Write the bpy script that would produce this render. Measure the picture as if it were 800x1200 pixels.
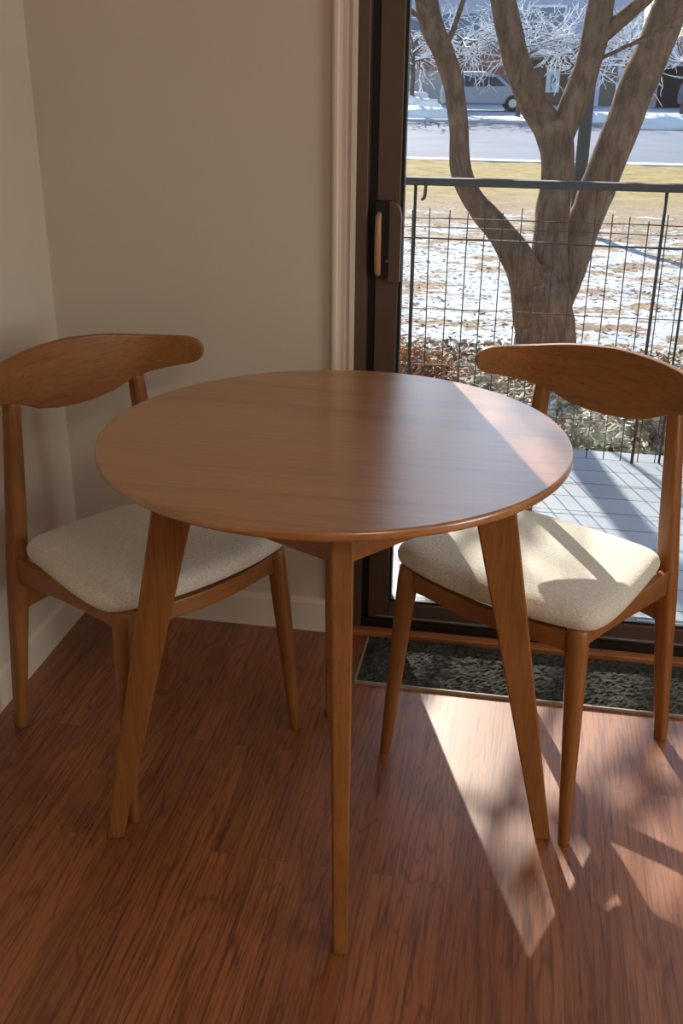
import bpy, bmesh, math, random
from mathutils import Vector, Matrix, noise
PI = math.pi
S = bpy.context.scene
COL = S.collection
for o in list(bpy.data.objects):
    bpy.data.objects.remove(o)

# ------------------------------------------------------------------ camera
cd = bpy.data.cameras.new('camera')
cam = bpy.data.objects.new('camera', cd); COL.objects.link(cam)
cd.sensor_fit = 'VERTICAL'; cd.sensor_height = 24.0; cd.lens = 24.0 * 1201.5 / 1200.0
cd.clip_start = 0.05; cd.clip_end = 400
YAW, PITCH, ROLL, H = -0.1751, 0.4142, 0.0099, 1.277
fwd = Vector((math.sin(YAW) * math.cos(PITCH), math.cos(YAW) * math.cos(PITCH), -math.sin(PITCH)))
rgt = Vector((math.cos(YAW), -math.sin(YAW), 0)); upv = rgt.cross(fwd)
r2 = rgt * math.cos(ROLL) + upv * math.sin(ROLL); u2 = upv * math.cos(ROLL) - rgt * math.sin(ROLL)
m = Matrix.Identity(4)
for i in range(3):
    m[i][0] = r2[i]; m[i][1] = u2[i]; m[i][2] = -fwd[i]; m[i][3] = (0, 0, H)[i]
cam.matrix_world = m
S.camera = cam

# ------------------------------------------------------------------ sky, sun, exposure
SUN_AZ, SUN_EL = math.radians(109.5), math.radians(31.3)
SUN_POWER, SKY_POWER = 10.8, 0.26
w = bpy.data.worlds.new('sky'); S.world = w; w.use_nodes = True
nt = w.node_tree; bg = nt.nodes['Background']
sky = nt.nodes.new('ShaderNodeTexSky'); sky.sky_type = 'NISHITA'; sky.sun_disc = False
sky.sun_elevation = SUN_EL; sky.sun_rotation = PI / 2 - SUN_AZ
sky.air_density = 1.0; sky.dust_density = 0.4; sky.ozone_density = 1.0
nt.links.new(sky.outputs[0], bg.inputs[0]); bg.inputs[1].default_value = SKY_POWER
sd = bpy.data.lights.new('sun', 'SUN'); sd.energy = SUN_POWER; sd.angle = math.radians(0.5); sd.color = (1.0, 0.93, 0.82)
sun = bpy.data.objects.new('sun', sd); COL.objects.link(sun)
sdir = Vector((math.cos(SUN_AZ) * math.cos(SUN_EL), math.sin(SUN_AZ) * math.cos(SUN_EL), math.sin(SUN_EL)))
sun.rotation_euler = sdir.to_track_quat('Z', 'Y').to_euler(); sun.location = (-4, 12, 9)
# added fill light for the room, set at an unseen side window
wd = bpy.data.lights.new('side_fill_light', 'AREA'); wd.shape = 'RECTANGLE'; wd.size = 1.7; wd.size_y = 1.3; wd.energy = 43; wd.color = (1.0, .95, .88)
wl = bpy.data.objects.new('side_fill_light', wd); COL.objects.link(wl); wl.location = (3.29, .2, 1.45); wl.rotation_euler = (0, PI / 2, 0)
S.view_settings.view_transform = 'Standard'; S.view_settings.look = 'None'
S.view_settings.exposure = 0.0; S.view_settings.gamma = 1.0; S.view_settings.use_curve_mapping = False

# ------------------------------------------------------------------ materials
def newmat(name):
    mt = bpy.data.materials.new(name); mt.use_nodes = True
    return mt, mt.node_tree, mt.node_tree.nodes['Principled BSDF']
def N(t, kind, **kw):
    n = t.nodes.new(kind)
    for k, v in kw.items(): setattr(n, k, v)
    return n
def ramp(t, stops, fac=None):
    r = N(t, 'ShaderNodeValToRGB'); e = r.color_ramp.elements
    while len(e) < len(stops): e.new(0.5)
    for el, (p, c) in zip(e, stops): el.position = p; el.color = (*c, 1)
    if fac is not None: t.links.new(fac, r.inputs[0])
    return r
def bump(t, b, h, strength, dist):
    bp = N(t, 'ShaderNodeBump'); bp.inputs['Strength'].default_value = strength; bp.inputs['Distance'].default_value = dist
    t.links.new(h, bp.inputs['Height']); t.links.new(bp.outputs[0], b.inputs['Normal'])
def noise_node(t, vec, scale, detail=4, rough=0.5, dist=0.0):
    n = N(t, 'ShaderNodeTexNoise'); n.inputs['Scale'].default_value = scale; n.inputs['Detail'].default_value = detail
    n.inputs['Roughness'].default_value = rough; n.inputs['Distortion'].default_value = dist
    if vec is not None: t.links.new(vec, n.inputs['Vector'])
    return n
def mixc(t, a, b, fac, mode='MIX'):
    x = N(t, 'ShaderNodeMix', data_type='RGBA', blend_type=mode)
    for sock, v in ((x.inputs[6], a), (x.inputs[7], b), (x.inputs[0], fac)):
        if hasattr(v, 'node'): t.links.new(v, sock)
        elif isinstance(v, tuple): sock.default_value = (*v, 1)
        else: sock.default_value = v
    return x.outputs[2]
def plain(name, col, rough=0.6, var=0.08, scale=12, bump_s=0.0, metallic=0.0, spec=0.5, bscale=None):
    mt, t, b = newmat(name)
    tc = N(t, 'ShaderNodeTexCoord')
    n = noise_node(t, tc.outputs['Object'], scale, 5)
    lo = tuple(c * (1 - var) for c in col); hi = tuple(min(1, c * (1 + var)) for c in col)
    r = ramp(t, [(0.3, lo), (0.7, hi)], n.outputs[0])
    t.links.new(r.outputs[0], b.inputs['Base Color']); b.inputs['Roughness'].default_value = rough
    b.inputs['Metallic'].default_value = metallic; b.inputs['Specular IOR Level'].default_value = spec
    if bump_s:
        n2 = noise_node(t, tc.outputs['Object'], bscale or scale * 6, 3)
        bump(t, b, n2.outputs[0], bump_s, 0.002)
    return mt
def wood(name, axis, dark, mid, light, fine=240.0, rough=0.38, coat=0.0, spec=0.5, streak=0.42, ringscale=7.0, rings=0.28):
    mt, t, b = newmat(name)
    tc = N(t, 'ShaderNodeTexCoord')
    mp = N(t, 'ShaderNodeMapping'); t.links.new(tc.outputs['Object'], mp.inputs[0])
    sc = [1.0, 1.0, 1.0]; sc['XYZ'.index(axis)] = 0.045
    mp.inputs['Scale'].default_value = sc
    n1 = noise_node(t, mp.outputs[0], fine, 4, 0.6)
    mp2 = N(t, 'ShaderNodeMapping'); t.links.new(tc.outputs['Object'], mp2.inputs[0])
    sc2 = [1.0, 1.0, 1.0]; sc2['XYZ'.index(axis)] = 0.16
    mp2.inputs['Scale'].default_value = sc2
    n2 = noise_node(t, mp2.outputs[0], ringscale, 3, 0.5, 0.6)
    # growth-ring bands out of the low noise
    mul = N(t, 'ShaderNodeMath', operation='MULTIPLY'); t.links.new(n2.outputs[0], mul.inputs[0]); mul.inputs[1].default_value = 14.0
    fr = N(t, 'ShaderNodeMath', operation='PINGPONG'); t.links.new(mul.outputs[0], fr.inputs[0]); fr.inputs[1].default_value = 1.0
    base = ramp(t, [(0.25, mid), (0.75, light)], n2.outputs[0])
    ringc = ramp(t, [(0.0, dark), (0.28, mid), (1.0, light)], fr.outputs[0])
    c1 = mixc(t, base.outputs[0], ringc.outputs[0], rings)
    fine_r = ramp(t, [(0.36, (0.45, 0.40, 0.36)), (0.52, (1, 1, 1))], n1.outputs[0])
    c2 = mixc(t, c1, fine_r.outputs[0], streak, 'MULTIPLY')
    t.links.new(c2, b.inputs['Base Color'])
    b.inputs['Roughness'].default_value = rough; b.inputs['Specular IOR Level'].default_value = spec
    b.inputs['Coat Weight'].default_value = coat; b.inputs['Coat Roughness'].default_value = 0.22; b.inputs['Coat IOR'].default_value = 1.75
    bump(t, b, n1.outputs[0], 0.12, 0.0006)
    return mt
WD, WM, WL = (0.125, 0.041, 0.008), (0.225, 0.083, 0.017), (0.295, 0.116, 0.027)
M = {}
M['wood_x'] = wood('stained oak grain across', 'X', WD, WM, WL)
M['wood_y'] = wood('stained oak grain along', 'Y', WD, WM, WL)
M['wood_z'] = wood('stained oak grain upright', 'Z', WD, WM, WL)
M['top'] = wood('stained oak table top', 'X', (0.17, 0.060, 0.013), (0.345, 0.138, 0.032), (0.43, 0.178, 0.045), fine=150, rough=0.36, coat=1.0, streak=0.34, ringscale=3.2, rings=0.42)
M['threshold'] = wood('oak threshold', 'X', (0.14, 0.045, 0.014), (0.30, 0.11, 0.036), (0.40, 0.16, 0.06), rough=0.35)
def fabric():
    mt, t, b = newmat('cream boucle fabric'); tc = N(t, 'ShaderNodeTexCoord')
    n = noise_node(t, tc.outputs['Object'], 330, 4, 0.6, 0.8); v = N(t, 'ShaderNodeTexVoronoi'); v.inputs['Scale'].default_value = 210
    t.links.new(tc.outputs['Object'], v.inputs['Vector'])
    r = ramp(t, [(0.3, (0.47, 0.43, 0.355)), (0.62, (0.73, 0.685, 0.595))], n.outputs[0])
    t.links.new(r.outputs[0], b.inputs['Base Color']); b.inputs['Roughness'].default_value = 0.95
    b.inputs['Sheen Weight'].default_value = 0.3; b.inputs['Specular IOR Level'].default_value = 0.15
    ad = N(t, 'ShaderNodeMath', operation='SUBTRACT'); t.links.new(n.outputs[0], ad.inputs[0]); t.links.new(v.outputs[0], ad.inputs[1])
    bump(t, b, ad.outputs[0], 0.4, 0.0016)
    return mt
M['fabric'] = fabric()
def floor_mat():
    mt, t, b = newmat('red oak strip floor'); tc = N(t, 'ShaderNodeTexCoord')
    sep = N(t, 'ShaderNodeSeparateXYZ'); t.links.new(tc.outputs['Object'], sep.inputs[0])
    cmb = N(t, 'ShaderNodeCombineXYZ'); t.links.new(sep.outputs[1], cmb.inputs[0]); t.links.new(sep.outputs[0], cmb.inputs[1])
    br = N(t, 'ShaderNodeTexBrick'); t.links.new(cmb.outputs[0], br.inputs['Vector'])
    br.offset = 0.37; br.inputs['Scale'].default_value = 1.0; br.inputs['Mortar Size'].default_value = 0.0003
    br.inputs['Brick Width'].default_value = 0.83; br.inputs['Row Height'].default_value = 0.047
    br.inputs['Color1'].default_value = (0, 0, 0, 1); br.inputs['Color2'].default_value = (1, 1, 1, 1); br.inputs['Mortar'].default_value = (0.5, 0.5, 0.5, 1)
    br.inputs['Bias'].default_value = 0.0
    val = N(t, 'ShaderNodeSeparateColor'); t.links.new(br.outputs['Color'], val.inputs[0])
    off = N(t, 'ShaderNodeMath', operation='MULTIPLY'); t.links.new(val.outputs[0], off.inputs[0]); off.inputs[1].default_value = 7.3
    mp = N(t, 'ShaderNodeMapping'); t.links.new(tc.outputs['Object'], mp.inputs[0]); mp.inputs['Scale'].default_value = (1, 0.035, 1)
    n1 = N(t, 'ShaderNodeTexNoise', noise_dimensions='4D'); t.links.new(mp.outputs[0], n1.inputs['Vector']); t.links.new(off.outputs[0], n1.inputs['W'])
    n1.inputs['Scale'].default_value = 215; n1.inputs['Detail'].default_value = 5; n1.inputs['Roughness'].default_value = 0.65
    mp2 = N(t, 'ShaderNodeMapping'); t.links.new(tc.outputs['Object'], mp2.inputs[0]); mp2.inputs['Scale'].default_value = (1, 0.12, 1)
    n2 = N(t, 'ShaderNodeTexNoise', noise_dimensions='4D'); t.links.new(mp2.outputs[0], n2.inputs['Vector']); t.links.new(off.outputs[0], n2.inputs['W'])
    n2.inputs['Scale'].default_value = 16; n2.inputs['Detail'].default_value = 2; n2.inputs['Distortion'].default_value = 0.5
    mul = N(t, 'ShaderNodeMath', operation='MULTIPLY'); t.links.new(n2.outputs[0], mul.inputs[0]); mul.inputs[1].default_value = 16
    pp = N(t, 'ShaderNodeMath', operation='PINGPONG'); t.links.new(mul.outputs[0], pp.inputs[0]); pp.inputs[1].default_value = 1
    board = ramp(t, [(0.0, (0.235, 0.070, 0.018)), (0.5, (0.275, 0.084, 0.022)), (1.0, (0.335, 0.110, 0.030))], val.outputs[0])
    rings = ramp(t, [(0.0, (0.36, 0.28, 0.24)), (0.30, (1, 1, 1))], pp.outputs[0])
    c = mixc(t, board.outputs[0], rings.outputs[0], 0.6, 'MULTIPLY')
    fr = ramp(t, [(0.38, (0.34, 0.26, 0.22)), (0.53, (1.05, 1.05, 1.05))], n1.outputs[0])
    c = mixc(t, c, fr.outputs[0], 0.75, 'MULTIPLY')
    c = mixc(t, c, (0.06, 0.02, 0.01), br.outputs['Fac'])
    t.links.new(c, b.inputs['Base Color']); b.inputs['Roughness'].default_value = 0.42
    b.inputs['Coat Weight'].default_value = 0.85; b.inputs['Coat Roughness'].default_value = 0.46; b.inputs['Coat IOR'].default_value = 1.5
    bump(t, b, n1.outputs[0], 0.15, 0.0008)
    return mt
M['floor'] = floor_mat()
M['wall'] = plain('warm beige wall paint', (0.575, 0.51, 0.425), 0.85, 0.03, 3, 0.08, bscale=220)
M['trim'] = plain('cream trim paint', (0.66, 0.575, 0.48), 0.5, 0.03, 6)
M['ceiling'] = plain('white ceiling paint', (0.74, 0.71, 0.66), 0.9, 0.02, 4)
M['bronze'] = plain('bronze anodised aluminium', (0.105, 0.068, 0.047), 0.42, 0.10, 20, metallic=0.25)
M['dark_bronze'] = plain('dark bronze aluminium', (0.018, 0.014, 0.012), 0.45, 0.10, 20, metallic=0.2)
M['black'] = plain('black rubber and gap shade', (0.006, 0.006, 0.006), 0.5, 0.1, 20)
M['alu'] = plain('bare aluminium sill', (0.42, 0.42, 0.42), 0.4, 0.1, 20, metallic=0.6)
M['grip'] = wood('handle wood', 'Z', (0.12, 0.06, 0.03), (0.30, 0.17, 0.09), (0.42, 0.25, 0.14))
def glass_mat():
    mt, t, b = newmat('window glass'); out = t.nodes['Material Output']; t.nodes.remove(b)
    tr = N(t, 'ShaderNodeBsdfTransparent'); tr.inputs[0].default_value = (0.95, 0.965, 0.96, 1)
    gl = N(t, 'ShaderNodeBsdfGlossy'); gl.inputs['Roughness'].default_value = 0.01
    fz = N(t, 'ShaderNodeFresnel'); fz.inputs[0].default_value = 1.5
    mul = N(t, 'ShaderNodeMath', operation='MULTIPLY'); t.links.new(fz.outputs[0], mul.inputs[0]); mul.inputs[1].default_value = 1.0
    mx = N(t, 'ShaderNodeMixShader'); t.links.new(mul.outputs[0], mx.inputs[0]); t.links.new(tr.outputs[0], mx.inputs[1]); t.links.new(gl.outputs[0], mx.inputs[2])
    t.links.new(mx.outputs[0], out.inputs[0]); return mt
M['glass'] = glass_mat()
def mat_rug():
    mt, t, b = newmat('dark grey green mat pile'); tc = N(t, 'ShaderNodeTexCoord')
    n = noise_node(t, tc.outputs['Object'], 90, 5, 0.7); n2 = noise_node(t, tc.outputs['Object'], 9, 3)
    r = ramp(t, [(0.32, (0.012, 0.014, 0.012)), (0.7, (0.12, 0.12, 0.11))], n.outputs[0])
    r2 = ramp(t, [(0.3, (0.55, 0.55, 0.5)), (0.7, (1, 1, 1))], n2.outputs[0])
    t.links.new(mixc(t, r.outputs[0], r2.outputs[0], 1.0, 'MULTIPLY'), b.inputs['Base Color']); b.inputs['Roughness'].default_value = 1
    b.inputs['Specular IOR Level'].default_value = 0.1
    bump(t, b, n.outputs[0], 0.9, 0.01); return mt
M['rug'] = mat_rug()
M['rug_edge'] = plain('mat edge binding', (0.26, 0.20, 0.15), 0.7, 0.1, 60)
def deck_mat():
    mt, t, b = newmat('weathered grey deck paving'); tc = N(t, 'ShaderNodeTexCoord')
    br = N(t, 'ShaderNodeTexBrick'); t.links.new(tc.outputs['Object'], br.inputs['Vector'])
    br.offset = 0.5; br.inputs['Scale'].default_value = 1; br.inputs['Brick Width'].default_value = 1.9; br.inputs['Row Height'].default_value = 0.13
    br.inputs['Mortar Size'].default_value = 0.0035; br.inputs['Color1'].default_value = (0.225, 0.255, 0.295, 1); br.inputs['Color2'].default_value = (0.275, 0.305, 0.345, 1)
    br.inputs['Mortar'].default_value = (0.07, 0.07, 0.08, 1)
    n = noise_node(t, tc.outputs['Object'], 5, 5, 0.6)
    r = ramp(t, [(0.3, (0.78, 0.8, 0.84)), (0.7, (1.08, 1.08, 1.08))], n.outputs[0])
    t.links.new(mixc(t, br.outputs['Color'], r.outputs[0], 0.8, 'MULTIPLY'), b.inputs['Base Color']); b.inputs['Roughness'].default_value = 0.5
    return mt
M['deck'] = deck_mat()
def ground_mat():
    mt, t, b = newmat('garden ground with melting snow'); tc = N(t, 'ShaderNodeTexCoord')
    sep = N(t, 'ShaderNodeSeparateXYZ'); t.links.new(tc.outputs['Object'], sep.inputs[0]); Yc = sep.outputs[1]
    def mr(a, b_, c, d):
        q = N(t, 'ShaderNodeMapRange'); t.links.new(Yc, q.inputs[0])
        for i, v in enumerate((a, b_, c, d)): q.inputs[i + 1].default_value = v
        return q.outputs[0]
    mpg = N(t, 'ShaderNodeMapping'); t.links.new(tc.outputs['Object'], mpg.inputs[0]); mpg.inputs['Scale'].default_value = (1.0, 1.5, 1.0)
    big = noise_node(t, mpg.outputs[0], 1.5, 7, 0.72, 0.4)
    fine = noise_node(t, tc.outputs['Object'], 14, 5, 0.7)
    soil = ramp(t, [(0.25, (0.09, 0.055, 0.045)), (0.5, (0.26, 0.19, 0.13)), (0.72, (0.45, 0.35, 0.24))], fine.outputs[0])
    tan = ramp(t, [(0.3, (0.17, 0.12, 0.08)), (0.7, (0.42, 0.32, 0.22))], fine.outputs[0])
    grass = ramp(t, [(0.3, (0.20, 0.145, 0.05)), (0.7, (0.42, 0.32, 0.14))], noise_node(t, tc.outputs['Object'], 3, 6, 0.7).outputs[0])
    c = mixc(t, soil.outputs[0], tan.outputs[0], mr(8, 15, 0, 1))
    c = mixc(t, c, grass.outputs[0], mr(17, 20, 0, 1))
    # snow cover: much from 6 to 15 m, little before and after
    a = mr(5.3, 7.0, -0.16, 0.085); d = mr(12.0, 21.0, 0.0, -0.26)
    s1 = N(t, 'ShaderNodeMath', operation='ADD'); t.links.new(big.outputs[0], s1.inputs[0]); t.links.new(a, s1.inputs[1])
    s2 = N(t, 'ShaderNodeMath', operation='ADD'); t.links.new(s1.outputs[0], s2.inputs[0]); t.links.new(d, s2.inputs[1])
    f2 = N(t, 'ShaderNodeMath', operation='MULTIPLY_ADD'); t.links.new(fine.outputs[0], f2.inputs[0]); f2.inputs[1].default_value = 0.36; t.links.new(s2.outputs[0], f2.inputs[2])
    cov = ramp(t, [(0.725, (0, 0, 0)), (0.765, (1, 1, 1))], f2.outputs[0])
    c = mixc(t, c, (0.49, 0.53, 0.60), cov.outputs[0])
    t.links.new(c, b.inputs['Base Color']); b.inputs['Roughness'].default_value = 0.9; b.inputs['Specular IOR Level'].default_value = 0.15
    bump(t, b, f2.outputs[0], 0.7, 0.05)
    return mt
M['ground'] = ground_mat()
M['asphalt'] = plain('pale winter asphalt', (0.135, 0.165, 0.235), 0.8, 0.16, 0.6, spec=0.2)
M['concrete'] = plain('pale concrete', (0.55, 0.55, 0.57), 0.85, 0.08, 2, spec=0.2)
M['drive'] = plain('driveway with thin snow', (0.55, 0.62, 0.72), 0.85, 0.15, 0.7, spec=0.2)
M['snow'] = plain('snow', (0.86, 0.88, 0.92), 0.7, 0.04, 4, 0.4, bscale=9, spec=0.2)
def bark_mat(name, dark, light):
    mt, t, b = newmat(name); tc = N(t, 'ShaderNodeTexCoord')
    mp = N(t, 'ShaderNodeMapping'); t.links.new(tc.outputs['Object'], mp.inputs[0]); mp.inputs['Scale'].default_value = (1, 1, 0.3)
    n = noise_node(t, mp.outputs[0], 26, 6, 0.65, 0.5); n2 = noise_node(t, tc.outputs['Object'], 4, 4)
    r = ramp(t, [(0.3, dark), (0.7, light)], n.outputs[0]); r2 = ramp(t, [(0.3, (0.75, 0.72, 0.7)), (0.7, (1.1, 1.1, 1.1))], n2.outputs[0])
    t.links.new(mixc(t, r.outputs[0], r2.outputs[0], 0.8, 'MULTIPLY'), b.inputs['Base Color']); b.inputs['Roughness'].default_value = 0.9
    b.inputs['Specular IOR Level'].default_value = 0.15
    bump(t, b, n.outputs[0], 0.8, 0.02); return mt
M['bark'] = bark_mat('grey brown bark', (0.085, 0.054, 0.038), (0.27, 0.185, 0.135))
M['twig'] = plain('winter twigs', (0.11, 0.075, 0.07), 0.9, 0.3, 3)
M['iron'] = plain('black painted iron', (0.02, 0.022, 0.025), 0.5, 0.15, 20)
M['rail'] = plain('weathered dark grey rail', (0.045, 0.05, 0.06), 0.7, 0.2, 9, spec=0.25)

# ------------------------------------------------------------------ helpers
def obj(name, bm, mat, parent=None, smooth=False, bev=0.0, seg=2):
    me = bpy.data.meshes.new(name)
    bmesh.ops.recalc_face_normals(bm, faces=bm.faces[:])
    bm.to_mesh(me); bm.free()
    for x in (mat if isinstance(mat, list) else [mat]): me.materials.append(x)
    if smooth:
        for p in me.polygons: p.use_smooth = True
    o = bpy.data.objects.new(name, me); COL.objects.link(o)
    if parent: o.parent = parent
    if bev:
        md = o.modifiers.new('bevel', 'BEVEL'); md.width = bev; md.segments = seg; md.limit_method = 'ANGLE'; md.angle_limit = math.radians(35)
        for p in me.polygons: p.use_smooth = True
        wn = o.modifiers.new('normals', 'WEIGHTED_NORMAL')
    return o
def thing(name, label, cat, loc=(0, 0, 0), rz=0.0, group=None):
    o = bpy.data.objects.new(name, None); COL.objects.link(o); o.location = loc; o.rotation_euler = (0, 0, rz)
    o['label'] = label; o['category'] = cat
    if group: o['group'] = group
    return o
def tag(o, label, cat, group=None, kind=None):
    o['label'] = label; o['category'] = cat
    if group: o['group'] = group
    if kind: o['kind'] = kind
    return o
def struct(o): o['kind'] = 'structure'; return o
def box(bm, x0, x1, y0, y1, z0, z1):
    v = [bm.verts.new((x, y, z)) for x in (x0, x1) for y in (y0, y1) for z in (z0, z1)]
    for f in ((0, 1, 3, 2), (4, 6, 7, 5), (0, 4, 5, 1), (2, 3, 7, 6), (0, 2, 6, 4), (1, 5, 7, 3)): bm.faces.new([v[i] for i in f])
    return bm
def B(*boxes):
    bm = bmesh.new()
    for b in boxes: box(bm, *b)
    return bm
def loft(bm, rings, cap=True, closed=True):
    vr = [[bm.verts.new(p) for p in r] for r in rings]
    n = len(rings[0])
    for a, b in zip(vr, vr[1:]):
        for i in range(n if closed else n - 1):
            j = (i + 1) % n; bm.faces.new((a[i], a[j], b[j], b[i]))
    if cap:
        bm.faces.new(vr[0][::-1]); bm.faces.new(vr[-1])
    return vr
def tube(bm, pts, rad, n=10, sx=1.0, jitter=0.0, rng=None, sq=2.0):
    pts = [Vector(p) for p in pts]; rings = []; u = None
    for i, p in enumerate(pts):
        d = (pts[min(i + 1, len(pts) - 1)] - pts[max(i - 1, 0)]).normalized()
        if u is None:
            u = Vector((1, 0, 0)) if abs(d.x) < 0.8 else Vector((0, 1, 0))
        u = (u - d * u.dot(d)).normalized(); v = d.cross(u)
        r = rad[i] if isinstance(rad, (list, tuple)) else rad
        ring = []
        for k in range(n):
            a = 2 * PI * k / n; rr = r * (abs(math.cos(a)) ** sq + abs(math.sin(a)) ** sq) ** (-1 / sq) * (1 + (rng.uniform(-jitter, jitter) if jitter else 0))
            ring.append(p + u * (math.cos(a) * rr * sx) + v * (math.sin(a) * rr))
        rings.append(ring)
    loft(bm, rings)
    return bm
def spline(pts, rad, sub=6):
    out, ro = [], []
    P = [Vector(p) for p in pts]
    for i in range(len(P) - 1):
        p0, p1, p2, p3 = P[max(i - 1, 0)], P[i], P[i + 1], P[min(i + 2, len(P) - 1)]
        for k in range(sub):
            t = k / sub
            out.append(0.5 * ((2 * p1) + (p2 - p0) * t + (2 * p0 - 5 * p1 + 4 * p2 - p3) * t * t + (3 * p1 - p0 - 3 * p2 + p3) * t ** 3))
            ro.append(rad[i] * (1 - t) + rad[i + 1] * t)
    out.append(P[-1]); ro.append(rad[-1])
    return out, ro
def lerp(x, xs, ys):
    for i in range(len(xs) - 1):
        if x <= xs[i + 1]:
            t = (x - xs[i]) / (xs[i + 1] - xs[i]); t = max(0, t)
            return ys[i] * (1 - t) + ys[i + 1] * t
    return ys[-1]

# ------------------------------------------------------------------ the room
XL, YB, XR, YR, ZC = -1.04, 2.147, 3.3, -2.6, 2.35   # left wall, back wall face, right wall, open rear edge, ceiling
DL, DR, DH = -0.357, 1.52, 1.98                      # door opening
struct(obj('floor', B((XL - .1, XR + .1, YR, YB + .14, -0.12, 0.0)), M['floor']))
struct(obj('ceiling', B((XL - .1, XR + .1, YR, YB + .14, ZC, ZC + .12)), M['ceiling']))
struct(obj('wall_left', B((XL - .1, XL, YR, YB + .14, 0, ZC)), M['wall']))
struct(obj('wall_rear', B((XL, XR, YR - .1, YR, 0, ZC)), M['wall']))
W0, W1, WZ0, WZ1 = -.7, 1.1, .78, 2.12  # opening for the added side window, out of view
struct(obj('wall_right', B((XR, XR + .1, YR, W0, 0, ZC), (XR, XR + .1, W1, YB + .14, 0, ZC), (XR, XR + .1, W0, W1, 0, WZ0), (XR, XR + .1, W0, W1, WZ1, ZC)), M['wall']))
wf = struct(obj('added_window', B((XR + .03, XR + .07, W0, W0 + .05, WZ0, WZ1), (XR + .03, XR + .07, W1 - .05, W1, WZ0, WZ1), (XR + .03, XR + .07, W0 + .05, W1 - .05, WZ0, WZ0 + .05), (XR + .03, XR + .07, W0 + .05, W1 - .05, WZ1 - .05, WZ1), (XR + .03, XR + .07, .18, .22, WZ0 + .05, WZ1 - .05)), M['trim']))  # unseen window added to go with the side fill light
obj('pane', B((XR + .048, XR + .052, W0 + .051, W1 - .051, WZ0 + .051, WZ1 - .051)), M['glass'], wf)
struct(obj('wall_back', B((XL, DL, YB, YB + .14, 0, ZC), (DR, XR, YB, YB + .14, 0, ZC), (DL, DR, YB, YB + .14, DH, ZC)), M['wall']))
def baseboard(name, along, a0, a1, face, sgn):
    prof = [(0, 0), (.012, 0), (.012, .075), (.010, .081), (.006, .086), (0, .088)]
    bm = bmesh.new(); rings = []
    for a in (a0, a1):
        rings.append([((a, face - sgn * d, z) if along == 'x' else (face + sgn * d, a, z)) for d, z in prof])
    loft(bm, rings); return struct(obj(name, bm, M['trim']))
baseboard('baseboard_back', 'x', XL + .012, DL - .05, YB, 1)
baseboard('baseboard_left', 'y', YR, YB, XL, 1)
baseboard('baseboard_right', 'x', DR + .06, XR, YB, 1)
def casing(name, x0, x1, z0, z1, sgn=1):
    # moulded casing: stepped profile across the width
    wd = x1 - x0
    prof = [(0, 0), (0, .014), (.10, .017), (.22, .017), (.28, .011), (.42, .010), (.62, .012), (.70, .010), (.78, .010), (.84, .016), (1.0, .016), (1.0, 0)]
    bm = bmesh.new()
    loft(bm, [[(x0 + (f if sgn > 0 else 1 - f) * wd, YB - d, z) for f, d in prof] for z in (z0, z1)])
    return struct(obj(name, bm, M['trim']))
casing('trim_1', DL - .047, DL, 0, DH + .05)
casing('trim_2', DR, DR + .047, 0, DH + .05, -1)
bm = bmesh.new()
loft(bm, [[(x, YB - d, DH + f * .05) for f, d in [(0, 0), (0, .016), (.2, .016), (.3, .010), (.7, .012), (.8, .017), (1, .014), (1, 0)]] for x in (DL, DR)])
struct(obj('trim_3', bm, M['trim']))
# ---- sliding patio door: fixed outer frame, one sliding leaf, one fixed leaf
Y0 = YB + .005
door = struct(obj('door_1', B((DL, DL + .024, Y0, YB + .14, 0, DH), (DR - .024, DR, Y0, YB + .14, 0, DH), (DL + .024, DR - .024, Y0, YB + .14, DH - .03, DH)), M['bronze'], bev=.002))
obj('track', B((DL + .024, DR - .024, Y0 + .008, YB + .14, -.002, .012), (DL + .024, DR - .024, Y0 + .012, Y0 + .018, .012, .034), (DL + .024, DR - .024, Y0 + .062, Y0 + .066, .012, .03)), M['dark_bronze'], door)
obj('gap_shade', B((DL + .0245, DL + .040, Y0 + .028, Y0 + .05, .012, DH - .03)), M['black'], door)  # black strip in the jamb gap; the gap's shade is its colour
LX0, LX1 = DL + .0405, .66
GX0, GX1 = -.262, .585
yl0, yl1 = Y0 + .020, Y0 + .058
obj('sliding_stile', B((LX0, GX0 - .006, yl0, yl1, .014, DH - .032)), M['bronze'], door, bev=.002)
obj('sliding_stile', B((GX1 + .006, LX1, yl0, yl1, .014, DH - .032)), M['bronze'], door, bev=.002)
obj('bottom_rail', B((GX0 - .006, GX1 + .006, yl0, yl1, .014, .078)), M['bronze'], door, bev=.002)
obj('sill_strip', B((DL + .06, DR - .03, yl0 - .005, yl0 - .001, .040, .043)), M['alu'], door)
obj('top_rail', B((GX0 - .006, GX1 + .006, yl0, yl1, DH - .09, DH - .032)), M['bronze'], door, bev=.002)
obj('glazing_bead', B((GX0 - .0055, GX0, yl0 + .008, yl1 - .004, .078, DH - .09), (GX1, GX1 + .0055, yl0 + .008, yl1 - .004, .078, DH - .09), (GX0, GX1, yl0 + .008, yl1 - .004, .0785, .084)), M['black'], door)
obj('pane', B((GX0 + .0005, GX1 - .0005, yl0 + .018, yl0 + .020, .0845, DH - .091)), M['glass'], door)
yf0, yf1 = yl1 + .006, yl1 + .044
obj('fixed_stile', B((.59, .655, yf0, yf1, .014, DH - .032), (DR - .07, DR - .0245, yf0, yf1, .014, DH - .032), (.655, DR - .07, yf0, yf1, .014, .078), (.655, DR - .07, yf0, yf1, DH - .09, DH - .032)), M['bronze'], door)
obj('pane', B((.656, DR - .071, yf0 + .016, yf0 + .018, .079, DH - .091)), M['glass'], door)
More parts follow.
